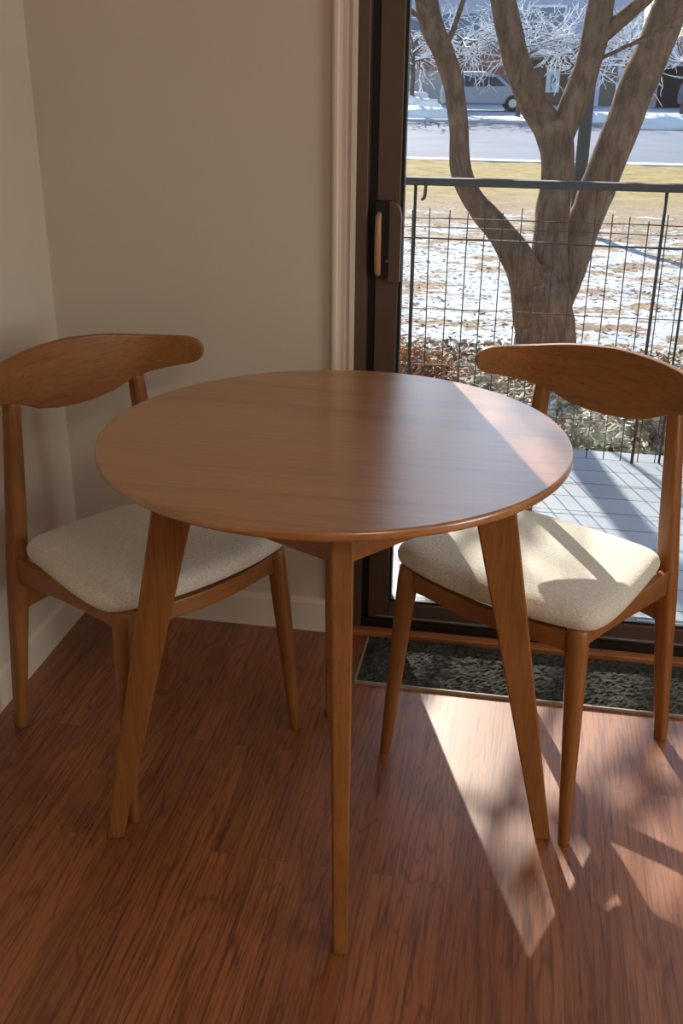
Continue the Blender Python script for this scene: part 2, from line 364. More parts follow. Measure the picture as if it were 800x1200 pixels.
# handle: dark pull housing, wooden grip, lever plate
hy = yl0
h = obj('door_handle', B((-.318, -.284, hy - .014, hy + .001, .860, 1.016)), M['black'], door, bev=.002)
bm = bmesh.new(); pts = [(-.3085, hy - .016, .868), (-.3085, hy - .026, .874), (-.3085, hy - .030, .90), (-.3085, hy - .031, .93), (-.3085, hy - .030, .96), (-.3085, hy - .026, .984), (-.3085, hy - .016, .990)]
pp, rr = spline(pts, [.0055, .0065, .007, .007, .007, .0065, .0055], 3); tube(bm, pp, rr, 10)
obj('grip', bm, M['grip'], h, smooth=True)
bm = bmesh.new()
ol = [(-.288, .852), (-.263, .852), (-.262, .985), (-.266, 1.004), (-.276, 1.015), (-.288, 1.018)]
loft(bm, [[(x, y, z) for x, z in ol] for y in (hy - .020, hy - .001)])
lv = obj('lever_plate', bm, M['bronze'], h, bev=.002)
bm = bmesh.new(); tube(bm, [(-.2905, hy - .0155, .895), (-.2905, hy - .014, .895)], .0025, 10); obj('screw', bm, M['alu'], h)
# wooden threshold strip and recessed mat
struct(obj('trim_4', B((DL - .0, DR, 2.131, YB + .012, 0.0, .016)), M['threshold'], bev=.003))
mat = thing('door_mat', 'long dark grey green mat on the floor along the glass door', 'mat', (0, 0, 0))
rng = random.Random(4)
bm = bmesh.new(); nx, ny = 220, 40; g = []
for i in range(nx + 1):
    col = []
    for j in range(ny + 1):
        x = -.304 + 1.5 * i / nx; y = 1.931 + .194 * j / ny
        e = min(i, nx - i, j, ny - j); hgt = .006 + min(e, 3) * .0015 + rng.uniform(-.0025, .0025)
        col.append(bm.verts.new((x, y, hgt)))
    g.append(col)
for i in range(nx):
    for j in range(ny): bm.faces.new((g[i][j], g[i + 1][j], g[i + 1][j + 1], g[i][j + 1]))
ed = [g[i][0] for i in range(nx + 1)] + [g[nx][j] for j in range(1, ny + 1)] + [g[i][ny] for i in range(nx - 1, -1, -1)] + [g[0][j] for j in range(ny - 1, 0, -1)]
bt = [bm.verts.new((v.co.x, v.co.y, .0)) for v in ed]
for i in range(len(ed)):
    j = (i + 1) % len(ed); bm.faces.new((ed[j], ed[i], bt[i], bt[j]))
obj('pile', bm, M['rug'], mat)
obj('edge_binding', B((-.309, 1.201, 1.926, 1.931, 0, .007), (-.309, -.304, 1.931, 2.127, 0, .007), (1.196, 1.201, 1.931, 2.127, 0, .007)), M['rug_edge'], mat)

# ceiling light added out of view behind the camera to fill the room
def fill_ceiling_light(label, x, y, watts):
    t = thing('fill_ceiling_light', label, 'lamp', (x, y, ZC), 0, 'added ceiling fill lights')
    bm = bmesh.new(); tube(bm, [(0, 0, 0), (0, 0, -.03), (0, 0, -.045)], [.30, .30, .285], 40); obj('rim', bm, M['trim'], t)
    dm, tt, b = newmat('fill light diffuser'); b.inputs['Emission Color'].default_value = (1, .93, .82, 1); b.inputs['Emission Strength'].default_value = 1.5
    bm = bmesh.new(); tube(bm, [(0, 0, -.0455), (0, 0, -.055), (0, 0, -.062)], [.27, .25, .18], 40); obj('diffuser', bm, dm, t, smooth=True)
    ld = bpy.data.lights.new('fill_disk', 'AREA'); ld.shape = 'DISK'; ld.size = .55; ld.energy = watts; ld.color = (1.0, .93, .83)
    l = bpy.data.objects.new('fill_disk', ld); COL.objects.link(l); l.parent = t; l.location = (0, 0, -.075)
fill_ceiling_light('added round flush ceiling light, unseen fill behind the viewer', 1.0, -1.0, 19)

# ------------------------------------------------------------------ round table
TC = Vector((-.2725, 1.4736, 0)); TR = .3623
table = thing('dining_table', 'round stained oak dining table on four splayed tapered legs', 'table', TC)
bm = bmesh.new(); n = 128
prof = [(TR - .050, .724), (TR - .006, .7345), (TR - .0015, .7365), (TR, .739), (TR, .7455), (TR - .0012, .7488), (TR - .004, .75)]
rings = [[(r * math.cos(2 * PI * k / n), r * math.sin(2 * PI * k / n), z) for k in range(n)] for r, z in prof]
loft(bm, rings)
ttop = obj('tabletop', bm, M['top'], table, smooth=True)
ttop.data.polygons[-1].use_smooth = False; ttop.data.polygons[-2].use_smooth = False
def table_leg(ang, foot, top, tf, tt):
    c, s = math.cos(ang), math.sin(ang); bm = bmesh.new(); rings = []
    for t in [i / 8 for i in range(9)]:
        z = .7245 * t
        ri = foot[0] + (top[0] - foot[0]) * t; ro = foot[1] + (top[1] - foot[1]) * t; hw = (tf + (tt - tf) * t) / 2
        rings.append([(r * c - q * s, r * s + q * c, z) for r, q in ((ri, -hw), (ro, -hw), (ro, hw), (ri, hw))])
    loft(bm, rings)
    return obj('leg', bm, M['wood_z'], table, bev=.004, seg=3)
LEGS = [((-.648, 1.361), (.376, .407), (.200, .270)), ((.109, 1.502), (.367, .395), (.201, .272)), ((-.205, 1.183), (.286, .313), (.190, .250)), ((-.336, 1.797), (.318, .343), (.192, .252))]
angs = []
for (fx, fy), ft, tp in LEGS:
    a = math.atan2(fy - TC.y, fx - TC.x); angs.append(a); table_leg(a, ft, tp, .023, .032)
order = sorted(range(4), key=lambda i: angs[i] % (2 * PI))
for i in range(4):
    a, b = order[i], order[(i + 1) % 4]
    pa = Vector((math.cos(angs[a]), math.sin(angs[a]), 0)) * (.225 if a < 2 else .212); pb = Vector((math.cos(angs[b]), math.sin(angs[b]), 0)) * (.225 if b < 2 else .212)
    d = (pb - pa).normalized(); nrm = Vector((-d.y, d.x, 0)) * .009
    bm = bmesh.new()
    loft(bm, [[p - nrm + Vector((0, 0, .633)), p + nrm + Vector((0, 0, .633)), p + nrm + Vector((0, 0, .7242)), p - nrm + Vector((0, 0, .7242))] for p in (pa, pa + (pb - pa) * .5, pb)])
    obj('apron', bm, M['wood_x'], table, bev=.002)

# ------------------------------------------------------------------ chairs
ZT = ([0, .06, .10, .14, .17, .21, .235, .246, .253, .2575, .2590], [.790, .787, .783, .777, .772, .7665, .7625, .7585, .752, .743, .7345])
ZB = ([0, .04, .085, .125, .16, .21, .24, .2505, .2555, .2580, .2590], [.659, .661, .671, .690, .699, .7050, .7085, .7120, .7175, .7250, .7335])
BX = .14                     # beyond this half-width the horns bend forward more strongly
def back_y(x): return -.225 + 1.15 * x * x + 4.6 * max(0, abs(x) - BX) ** 2
def back_slope(x): return 2.3 * x + (9.2 * max(0, abs(x) - BX)) * (1 if x > 0 else -1)
def back_z(a, tab):
    if a <= BX: return lerp(a, *tab)
    k = (a - BX) / .098
    return lerp(min(.259, BX + .119 * k), *tab) + .0115 * k ** 1.5
def make_chair(label, loc, rz, far):
    t = thing('dining_chair', label, 'chair', loc, rz, 'dining chairs at the round table')
    # backrest: one bent horn-shaped board
    bm = bmesh.new(); rings = []
    half_x = [.0105 * i for i in range(14)] + [BX + .098 * f for f in (.0, .1, .2, .3, .4, .5, .6, .68, .75, .81, .86, .90, .935, .96, .978, .990, .997, 1.0)]
    xs = sorted(set([round(-v, 5) for v in half_x] + [round(v, 5) for v in half_x]))
    for x in xs:
        a = abs(x); zt, zb = back_z(a, ZT), back_z(a, ZB); nn = Vector((-back_slope(x), 1, 0)).normalized()
        th = .0075; hh = (zt - zb) / 2; zc = (zt + zb) / 2; r = min(.0028, hh * .9)
        c = Vector((x, back_y(x), zc)); sec = []
        for (sn, sz) in ((1, 1), (-1, 1), (-1, -1), (1, -1)):
            q = [(th, hh - r), (th - r * .3, hh - r * .3), (th - r, hh)]
            if sn * sz < 0: q = q[::-1]
            for (dn, dz) in q: sec.append(c + nn * (dn * sn) + Vector((0, 0, dz * sz)))
        rings.append(sec)
    loft(bm, rings)
    br_ = obj('backrest', bm, M['wood_x'], t, smooth=True)
    wn_ = br_.modifiers.new('normals', 'WEIGHTED_NORMAL'); wn_.weight = 100
    for s in (-1, 1):
        # front leg, round and tapered
        bm = bmesh.new()
        A, Bp = Vector((s * .2033, .1832, 0)), Vector((s * .1743, .1625, .424))
        ks = [0, .004, .2, .4, .6, .8, .93, .985, 1]
        tube(bm, [A + (Bp - A) * k for k in ks], [.0095, .0105, .0125, .0145, .0165, .0185, .0195, .0185, .0150], 18)
        obj('leg', bm, M['wood_z'], t, smooth=True)
        # rear leg running up to carry the backrest
        bm = bmesh.new()
        ft = .1985 if s != far else .164
        pts = [(s * ft, -.2275, 0), (s * (ft - .0005), -.2273, .004), (s * (ft * .52 + .171 * .48), -.2220, .15), (s * .1710, -.2155, .316), (s * .1665, -.2135, .37), (s * .1560, -.2115, .48), (s * .1460, -.2105, .60), (s * .1380, -.2110, .690), (s * .1362, -.2115, .712)]
        tube(bm, pts, [.0110, .0125, .0158, .0195, .0198, .0188, .0168, .0150, .0095], 28, sx=.92, sq=3.6)
        obj('leg', bm, M['wood_z'], t, smooth=True)
        # side rail, arched below
        bm = bmesh.new(); rings = []
        for i in range(13):
            k = i / 12; x = s * (.172 - .006 * k + .014 * math.sin(PI * k)); y = .158 - (.158 + .210) * k
            zt = .428 - .018 * k - .021 * k * k; zb = .374 + (.332 - .374) * k + .026 * math.sin(PI * k) ** .7 * (1 - .35 * k)
            rings.append([(x - s * .008, y, zb), (x + s * .008, y, zb), (x + s * .008, y, zt), (x - s * .008, y, zt)])
        loft(bm, rings); obj('side_rail', bm, M['wood_y'], t, bev=.003)
    bm = bmesh.new(); rings = []
    for i in range(17):
        k = -1 + i / 8; x = .168 * k; y = .160 + .028 * (1 - k * k)
        zb = .368 + .012 * (1 - k ** 8); zt = .414
        rings.append([(x, y - .008, zb), (x, y + .008, zb), (x, y + .008, zt), (x, y - .008, zt)])
    loft(bm, rings); obj('front_rail', bm, M['wood_x'], t, bev=.003)
    bm = bmesh.new(); rings = []
    for i in range(9):
        k = -1 + i / 4; x = .168 * k; y = -.214 - .012 * (1 - k * k); zb = .272 + .008 * (1 - k * k)
        rings.append([(x, y - .008, zb), (x, y + .008, zb), (x, y + .008, .318), (x, y - .008, .318)])
    loft(bm, rings); obj('stretcher', bm, M['wood_x'], t, bev=.003)
    # upholstered pad
    half = [(0, .211), (.09, .205), (.155, .190), (.208, .172), (.211, .095), (.190, -.045), (.176, -.125), (.165, -.186), (.090, -.197), (0, -.199)]
    poly = half + [(-x, y) for x, y in half[-2:0:-1]]
    for _ in range(3):
        q = []
        for i in range(len(poly)):
            a, b = poly[i], poly[(i + 1) % len(poly)]
            q += [(a[0] * .75 + b[0] * .25, a[1] * .75 + b[1] * .25), (a[0] * .25 + b[0] * .75, a[1] * .25 + b[1] * .75)]
        poly = q
    bm = bmesh.new(); rings = []
    for sc, dz in ((.93, -.002), (.965, 0), (.988, .005), (1.0, .014), (1.0, .021), (.985, .030), (.955, .0365), (.90, .041), (.80, .0435), (.60, .0455), (.35, .0465), (.10, .0470)):
        rings.append([(x * sc, (y - .01) * sc + .01, .411 + .080 * (y * sc) + dz) for x, y in poly])
    loft(bm, rings); obj('seat', bm, M['fabric'], t, smooth=True)
    return t
make_chair('oak dining chair with cream seat in the corner, left of the table', (-.6656, 1.6722, 0), -.5987 - PI / 2, -1)
make_chair('oak dining chair with sunlit cream seat before the glass door', (.0618, 1.7513, 0), -2.0995 - PI / 2, 1)

# ------------------------------------------------------------------ outdoors: ground
PY = [2.29, 3.9, 5, 6.5, 12, 22, 27, 42, 44, 48, 56, 90, 160]
PZ = [-.34, -.36, -.42, -.5, -.70, -.93, -.97, -.80, -.76, -.62, -.62, -.62, 2.0]
def gz(y): return lerp(y, PY, PZ)
def strip(name, y0, y1, x0, x1, step, mat, dz=0.0, wav=0.0, seed=0):
    bm = bmesh.new(); ny = max(1, int((y1 - y0) / step)); nx = max(1, int((x1 - x0) / step)); g = []
    for j in range(ny + 1):
        y = y0 + (y1 - y0) * j / ny
        g.append([bm.verts.new((x0 + (x1 - x0) * i / nx, y, gz(y) + dz + (wav * noise.noise(Vector((x0 + (x1 - x0) * i / nx, y, seed)) * 1.7) if wav else 0))) for i in range(nx + 1)])
    for j in range(ny):
        for i in range(nx): bm.faces.new((g[j][i], g[j][i + 1], g[j + 1][i + 1], g[j + 1][i]))
    return obj(name, bm, mat, smooth=True)
struct(strip('garden_ground', 2.3, 27.0, -14, 14, .2, M['ground'], 0, .05))
struct(strip('street', 27.0, 42.0, -60, 60, 3, M['asphalt'], -.02))
struct(obj('kerb', B((-60, 60, 26.9, 27.5, gz(27) - .2, gz(27) + .03)), M['concrete']))
struct(obj('sidewalk', B((-60, 60, 42.0, 43.6, gz(42) - .2, gz(42) + .06)), M['concrete']))
struct(strip('front_yard', 43.0, 90, -60, 60, 3, M['drive'], -.01))
struct(obj('deck', B((-2.2, 4.5, YB + .14, 3.86, -.20, -.10)), M['deck']))

# ------------------------------------------------------------------ railing with wire mesh
rl = thing('deck_railing', 'dark iron railing with wire mesh at the deck edge', 'railing', (0, 0, 0))
FY = 3.75
obj('top_rail', B((-2.2, 4.5, FY - .022, FY + .022, .882, .908)), M['rail'], rl, bev=.003)
def cyl(bm, a, b, r, n=6): tube(bm, [a, b], r, n)
for x in (-1.80, -.41, .444, 1.83, 3.2):
    bm = bmesh.new(); cyl(bm, (x, FY, -.10), (x, FY, .884), .0058, 8); obj('post', bm, M['iron'], rl, smooth=True)
bm = bmesh.new(); cyl(bm, (.545, FY + .02, -.10), (.545, FY + .02, .80), .0045, 8); obj('post', bm, M['iron'], rl, smooth=True)
rng = random.Random(7)
wires = bmesh.new()
for z, r in ((.772, .0022), (.740, .0018), (.698, .0038), (.45, .0018), (.24, .0018), (.06, .0018)):
    pts = [(-2.2 + .2 * i, FY - .006 + .004 * noise.noise(Vector((i * .7, z * 9, 0))), z + .006 * noise.noise(Vector((i * .6, z * 31, 5)))) for i in range(34)]
    tube(wires, pts, r, 5)
i = 0; x = -2.1
while x < 4.4:
    lean = rng.uniform(-.006, .006); tube(wires, [(x, FY - .009, -.09), (x + lean * .5, FY - .009, .4), (x + lean, FY - .009, .805 + rng.uniform(-.025, .012))], .0022, 5)
    x += .0625
obj('wire_mesh', wires, M['iron'], rl)
bm = bmesh.new(); pp, rr = spline([(-.372, FY - .024, .895), (-.372, FY - .03, .865), (-.376, FY - .03, .842), (-.386, FY - .03, .836)], [.005, .006, .006, .004], 4); tube(bm, pp, rr, 8)
obj('hook', bm, M['iron'], rl, smooth=True)

# ------------------------------------------------------------------ the tree by the deck
rng = random.Random(21)
tree = thing('tree', 'bare multi-stemmed tree standing in the snowy garden beyond the railing', 'tree', (0, 0, 0))
def stem(pts, rad, name='stem', nn=16, amp=.10):
    pp, rr = spline(pts, rad, 7); bm = bmesh.new(); rings = []
    tube(bm, pp, rr, nn)
    for v in bm.verts:
        d = noise.noise(v.co * 5.0) * amp + noise.noise(v.co * 17.0) * amp * .35
        # push away from the stem's own axis
        k = min(range(len(pp)), key=lambda i: (pp[i] - v.co).length_squared); v.co += (v.co - pp[k]) * d
    return obj(name, bm, M['bark'], tree, smooth=True)
def limb(bm, p, d, r, L, depth):
    pts = [p]; q = Vector(p); dd = Vector(d).normalized(); nst = 5; rad = [r]
    for i in range(nst):
        dd = (dd + Vector((rng.uniform(-.22, .22), rng.uniform(-.22, .22), rng.uniform(-.10, .20)))).normalized()
        q = q + dd * (L / nst); pts.append(q.copy()); rad.append(r * (1 - .6 * (i + 1) / nst))
    tube(bm, pts, rad, 6 if depth > 1 else 4)
    if depth > 0:
        for k in range(3 if depth > 1 else 3):
            j = rng.randint(2, nst); nd = (dd + Vector((rng.uniform(-.9, .9), rng.uniform(-.6, .6), rng.uniform(-.3, .7)))).normalized()
            limb(bm, pts[j], nd, rad[j] * rng.uniform(.6, .85), L * rng.uniform(.55, .8), depth - 1)
stem([(.15, 6.5, -.75), (.15, 6.5, -.42), (.13, 6.5, -.18), (.10, 6.48, -.02), (.0, 6.45, .10)], [.26, .205, .185, .165, .10], 'trunk', 22, .10)
stem([(.06, 6.45, -.20), (.0, 6.43, .06), (-.08, 6.40, .22), (-.21, 6.4, .375), (-.355, 6.4, .53), (-.435, 6.4, .70), (-.46, 6.4, .93), (-.505, 6.4, 1.16), (-.575, 6.4, 1.34), (-.66, 6.4, 1.52), (-.74, 6.4, 1.95), (-.80, 6.4, 2.5), (-.78, 6.4, 3.2)], [.12, .112, .098, .078, .067, .061, .058, .057, .061, .066, .062, .056, .045])
stem([(.14, 6.53, -.20), (.125, 6.55, .10), (.12, 6.55, .35), (.13, 6.55, .60), (.115, 6.56, .84), (.10, 6.58, .96)], [.13, .115, .105, .098, .100, .085])
stem([(.115, 6.56, .78), (.05, 6.58, .93), (-.05, 6.6, 1.07), (-.16, 6.6, 1.29), (-.235, 6.6, 1.52), (-.30, 6.6, 1.78), (-.42, 6.6, 2.3), (-.55, 6.6, 3.0)], [.085, .090, .086, .078, .073, .070, .060, .05])
stem([(.12, 6.57, .80), (.16, 6.6, .97), (.21, 6.6, 1.12), (.26, 6.6, 1.34), (.29, 6.6, 1.61), (.31, 6.6, 1.82), (.36, 6.6, 2.5), (.3, 6.6, 3.2)], [.07, .08, .080, .076, .074, .07, .06, .045])
stem([(.26, 6.6, 1.37), (.36, 6.6, 1.465), (.48, 6.6, 1.57), (.59, 6.6, 1.69), (.9, 6.6, 2.2)], [.04, .044, .040, .038, .03], amp=.06)
stem([(.16, 6.6, -.22), (.22, 6.65, .02), (.29, 6.7, .25), (.355, 6.7, .50), (.44, 6.7, .78), (.53, 6.7, 1.10), (.62, 6.7, 1.39), (.70, 6.7, 1.68), (.85, 6.7, 2.3), (1.0, 6.7, 3.1)], [.12, .115, .110, .106, .106, .108, .104, .098, .08, .06])
for p, d, r, L in (((-.78, 6.4, 3.2), (-.4, -.1, .9), .045, 1.5), ((-.80, 6.4, 2.5), (-.9, .05, .22), .028, 1.6), ((-.77, 6.4, 2.2), (-.95, -.1, .30), .026, 1.7), ((-.79, 6.4, 2.9), (-.95, .2, .25), .026, 1.7), ((-.79, 6.4, 2.35), (-.9, .2, .55), .026, 1.8), ((-.79, 6.4, 2.75), (-.9, .1, .42), .026, 1.6), ((-.78, 6.4, 3.0), (-.9, -.1, .1), .026, 1.6), ((-.55, 6.6, 3.0), (-.5, 0, .9), .045, 1.4), ((-.45, 6.6, 2.4), (-.5, .3, .8), .03, 1.0), ((.3, 6.6, 3.2), (-.1, 0, 1), .04, 1.4), ((1.0, 6.7, 3.1), (.3, 0, 1), .05, 1.4), ((.36, 6.6, 2.5), (.4, 0, .8), .03, 1.2)):
    bm = bmesh.new(); limb(bm, Vector(p), d, r, L, 3); obj('branch', bm, M['bark'], tree)
# small twigs near the left stem
for p, d, r, L in (((-.58, 6.38, 1.33), (.5, -.2, .5), .018, .55), ((-.62, 6.38, 1.44), (-.6, -.2, .5), .016, .5), ((.29, 6.6, 1.3), (.5, -.2, .25), .014, .5)):
    bm = bmesh.new(); limb(bm, Vector(p), d, r, L, 2); obj('twig', bm, M['bark'], tree)
# dark lamp post behind the tree
bm = bmesh.new(); tube(bm, [(.58, 14.3, gz(14.3) - .1), (.58, 14.3, 1.0), (.60, 14.3, 2.4), (.60, 14.3, 4.2)], [.085, .080, .075, .055], 14)
lp = thing('lamp_post', 'tall dark metal post standing behind the tree', 'post', (0, 0, 0))
obj('pole', bm, M['rail'], lp, smooth=True)
bm = bmesh.new(); tube(bm, [(.60, 14.3, 4.15), (.60, 14.3, 4.25), (.60, 14.3, 4.5), (.60, 14.3, 4.58)], [.06, .14, .12, .03], 12); obj('lamp_head', bm, M['iron'], lp, smooth=True)

# ------------------------------------------------------------------ leaf litter and low plants
def leaf_mats(cols): return [plain('leaf tone %d' % i, c, .8, .15, 30, spec=.2) for i, c in enumerate(cols)]
LM = leaf_mats([(.34, .30, .20), (.42, .38, .27), (.25, .25, .16), (.52, .46, .36), (.36, .22, .13), (.20, .15, .10), (.62, .58, .52)])
def leaves(name, mats, pts, rng, smin, smax, up=.5):
    bm = bmesh.new()
    for p in pts:
        s = rng.uniform(smin, smax); a = rng.uniform(0, 2 * PI); tl = rng.uniform(-up, up); tl2 = rng.uniform(-up, up)
        R = Matrix.Rotation(a, 3, 'Z') @ Matrix.Rotation(tl, 3, 'X') @ Matrix.Rotation(tl2, 3, 'Y')
        vs = [bm.verts.new(Vector(p) + R @ Vector(q)) for q in ((-s, 0, 0), (-.3 * s, -.45 * s, -.08 * s), (.5 * s, -.35 * s, -.05 * s), (s, 0, .1 * s), (.5 * s, .35 * s, -.05 * s), (-.3 * s, .45 * s, -.08 * s), (0, 0, .12 * s))]
        mi = rng.randrange(len(mats))
        for k in range(6):
            f = bm.faces.new((vs[k], vs[(k + 1) % 6], vs[6])); f.material_index = mi
    return obj(name, bm, mats)
rng = random.Random(5)
pts = []
for _ in range(9000):
    y = 3.92 + 3.0 * rng.random() ** 1.2; x = rng.uniform(-.75, 1.15) * (y / 4.5); hgt = .10 * max(0, noise.noise(Vector((x * 3, y * 3, 2)))) * (1 if y < 5.6 else .4)
    pts.append((x, y, gz(y) + .02 + .03 + hgt * rng.random() * 1.3))
tag(leaves('ground_cover', LM, pts, rng, .014, .042, .9), 'grey green leafy ground cover and litter just beyond the deck', 'ground cover', kind='stuff')
pts = [(x * y / 9, y, gz(y) + .05) for x, y in ((rng.uniform(-1.7, 2.0), 6 + 9 * rng.random()) for _ in range(2600))]
LM2 = leaf_mats([(.16, .10, .07), (.30, .20, .13), (.22, .15, .10)])
tag(leaves('fallen_leaves', LM2, pts, rng, .010, .034, .35), 'brown fallen leaves strewn over the patchy snow', 'leaves', kind='stuff')
def bush(name, label, x, y, rad, hgt, n, mats, s0, s1, cat='shrub'):
    t = thing(name, label, cat, (x, y, gz(y)))
    bm = bmesh.new(); tips = []
    for k in range(26):
        a = rng.uniform(0, 2 * PI); e = rng.uniform(.3, 1.0); p1 = Vector((math.cos(a) * rad * e, math.sin(a) * rad * e, hgt * rng.uniform(.4, 1)))
        mid = p1 * .5 + Vector((rng.uniform(-.04, .04), rng.uniform(-.04, .04), .05)); tube(bm, [(0, 0, 0), mid, p1], [.006, .004, .002], 4)
        for q in range(n // 26): f = rng.uniform(.35, 1.05); tips.append(p1 * f + Vector((rng.uniform(-.05, .05), rng.uniform(-.05, .05), rng.uniform(-.03, .03))))
    obj('stem', bm, M['twig'], t)
    o = leaves('foliage', mats, tips, rng, s0, s1, 1.1); o.parent = t
    return t
RED = leaf_mats([(.36, .13, .08), (.46, .22, .10), (.30, .11, .09), (.55, .33, .16), (.40, .30, .22)])
bush('red_shrub', 'low reddish orange shrub beside the door frame beyond the railing', -.56, 5.75, .30, .28, 620, RED, .014, .034)
GRN = leaf_mats([(.26, .28, .19), (.36, .37, .27), (.46, .45, .37), (.18, .19, .13)])
for i, (x, y, rd, lb) in enumerate(((-.05, 4.75, .30, 'grey green low shrub behind the table edge'), (.62, 4.55, .30, 'grey green low shrub right of the sunlit chair post'), (.28, 4.45, .26, 'grey green low shrub just past the deck boards, below the tree trunk'))):
    bush('green_shrub', lb, x, y, rd, .16, 520, GRN, .014, .032)

# ------------------------------------------------------------------ across the street
def snowy(name, label, x, y, hgt, n, spread, seed, group):
    rg = random.Random(seed); t = thing(name, label, 'tree', (x, y, gz(y)), 0, group)
    bm = bmesh.new(); sn = bmesh.new()
    tube(bm, [(0, 0, -.1), (.05, 0, hgt * .3), (0, .05, hgt * .62)], [.10, .085, .06], 8)
    def br(p, d, r, L, depth):
        pts = [p]; q = Vector(p); dd = Vector(d).normalized(); rad = [r]
        for i in range(4):
            dd = (dd + Vector((rg.uniform(-.35, .35), rg.uniform(-.35, .35), rg.uniform(-.28, .25)))).normalized(); q = q + dd * (L / 4); pts.append(q.copy()); rad.append(r * (1 - .65 * (i + 1) / 4))
        tube(bm, pts, rad, 4)
        tube(sn, [p_ + Vector((0, 0, r_ * .75)) for p_, r_ in zip(pts, rad)], [r_ * .95 + .004 for r_ in rad], 4)
        if depth:
            for k in range(3):
                j = rg.randint(1, 4); br(pts[j], (dd + Vector((rg.uniform(-1, 1), rg.uniform(-.8, .8), rg.uniform(-.7, .6)))).normalized(), max(.012, rad[j] * .75), L * rg.uniform(.5, .8), depth - 1)
    for k in range(n):
        a = 2 * PI * k / n + rg.uniform(-.3, .3); br(Vector((0, 0, hgt * rg.uniform(.40, .62))), (math.cos(a) * spread, math.sin(a) * spread, rg.uniform(.0, .9)), .05, hgt * rg.uniform(.26, .40), 3)
    obj('branches', bm, M['twig'], t); s = obj('snow', sn, M['snow'], t); s['label'] = 'white snow lying on the branches'
    return t
G = 'snow laden bare trees across the street'
for i, (x, y, hh, sp, lb) in enumerate(((-5.3, 45.5, 4.6, 1.0, 'snow laden bare tree at the left edge of the glass, beside the door frame'), (-3.4, 46.5, 4.6, 1.1, 'snow laden bare tree above the parked car'), (-.9, 45.4, 4.8, 1.2, 'snow laden bare tree between the two left limbs of the big tree'), (1.1, 46.0, 4.6, 1.1, 'snow laden bare tree hanging over the entry roof'), (3.3, 47, 4.4, 1.0, 'snow laden bare tree before the lavender wall, left of the leaning limb'), (5.6, 46, 4.4, 1.0, 'snow laden bare tree before the dark garage at right'))):
    snowy('snowy_tree', lb, x, y, hh, 13, sp, 100 + i, G)
M['siding'] = plain('lavender grey siding', (0.40, 0.42, 0.56), .8, .06, 3)
M['brown'] = plain('brown wood wall', (0.20, 0.13, 0.09), .8, .15, 2)
M['brick'] = plain('red brown brick', (0.36, 0.17, 0.13), .85, .2, 3)
M['stucco'] = plain('grey stucco', (0.40, 0.38, 0.37), .85, .06, 2)
M['lav'] = plain('pale lavender paint', (0.62, 0.63, 0.76), .7, .05, 2)
M['gdoor'] = plain('beige garage door', (0.42, 0.36, 0.28), .7, .06, 2)
M['dark'] = plain('dark garage interior', (0.035, 0.032, 0.035), .8, .2, 2)
M['roofing'] = plain('slate blue shingles', (0.22, 0.25, 0.33), .85, .15, 2)
M['white'] = plain('white paint', (0.80, 0.82, 0.86), .6, .03, 3)
HB = -.62
hs = thing('house', 'lavender grey house with brown entry behind the tree', 'house', (0, 0, 0))
obj('wall', B((-9.5, 4.6, 57.2, 65, HB, 4.6)), M['siding'], hs)
bm = bmesh.new(); loft(bm, [[(x, 55.9, 2.6), (x, 61, 6.2), (x, 66, 2.6), (x, 66, 2.4), (x, 61, 6.0), (x, 55.9, 2.35)] for x in (-10.2, .4)])
obj('roof', bm, M['roofing'], hs)
obj('brick_wall', B((-4.5, -1.9, 56.6, 57.19, HB, 2.0)), M['brick'], hs)
obj('entry_wall', B((-1.0, 2.0, 56.3, 57.19, HB, 1.5)), M['brown'], hs)
pr = obj('porch_roof', B((-1.0, 2.3, 54.6, 57.19, 1.42, 1.62)), M['brown'], hs); s = obj('snow', B((-1.0, 2.3, 54.6, 57.1, 1.62, 1.92)), M['snow'], pr, bev=.08)
dr = obj('entry_door', B((.10, .95, 56.18, 56.3, HB + .1, 1.2)), M['brown'], hs)
obj('door_glass', B((.17, .82, 56.12, 56.18, -.05, 1.05)), M['white'], dr)
bm = bmesh.new()
for a, b in (((.42, 56.10, .18), (.42, 56.10, .78)), ((.42, 56.10, .78), (.64, 56.10, .52)), ((.64, 56.10, .52), (.42, 56.10, .34)), ((.44, 56.10, .18), (.44, 56.10, .02))): tube(bm, [a, b], .022, 5)
obj('door_ornament', bm, M['iron'], dr)
obj('pilaster', B((2.0, 2.75, 55.4, 57.19, HB, 2.0)), M['lav'], hs)
obj('garage_door', B((2.75, 3.55, 56.6, 57.19, HB, 1.5)), M['gdoor'], hs)
obj('pilaster', B((3.55, 4.3, 55.4, 57.19, HB, 2.0)), M['lav'], hs)
wn = obj('window', B((-1.0, .9, 57.05, 57.19, 2.75, 3.9)), M['white'], hs); obj('pane', B((-.9, .8, 57.0, 57.05, 2.85, 3.8)), plain('blue window glass', (.12, .18, .30), .15, .2, 1), wn)
gh = thing('garage', 'grey stucco garage at the left edge of the glass', 'garage', (0, 0, 0))
obj('wall', B((-9.5, -4.6, 53.5, 57.15, HB, .95)), M['stucco'], gh)
bm = bmesh.new(); loft(bm, [[(x, 53.2, .95), (x, 55.3, 1.9), (x, 57.15, .95)] for x in (-9.7, -4.4)]); obj('roof', bm, M['brick'], gh)
gr = thing('neighbour_garage', 'dark open garage at the right edge of the glass', 'garage', (0, 0, 0))
obj('side_wall', B((5.0, 5.35, 54, 62, HB, 2.4), (9.6, 10, 54, 62, HB, 2.4), (5.35, 9.6, 61.6, 62, HB, 2.4)), M['stucco'], gr)
obj('garage_opening', B((5.35, 9.6, 55.0, 55.1, HB, 1.2)), M['dark'], gr)
obj('fascia', B((5.35, 9.6, 54, 62, 1.2, 2.4)), M['siding'], gr)
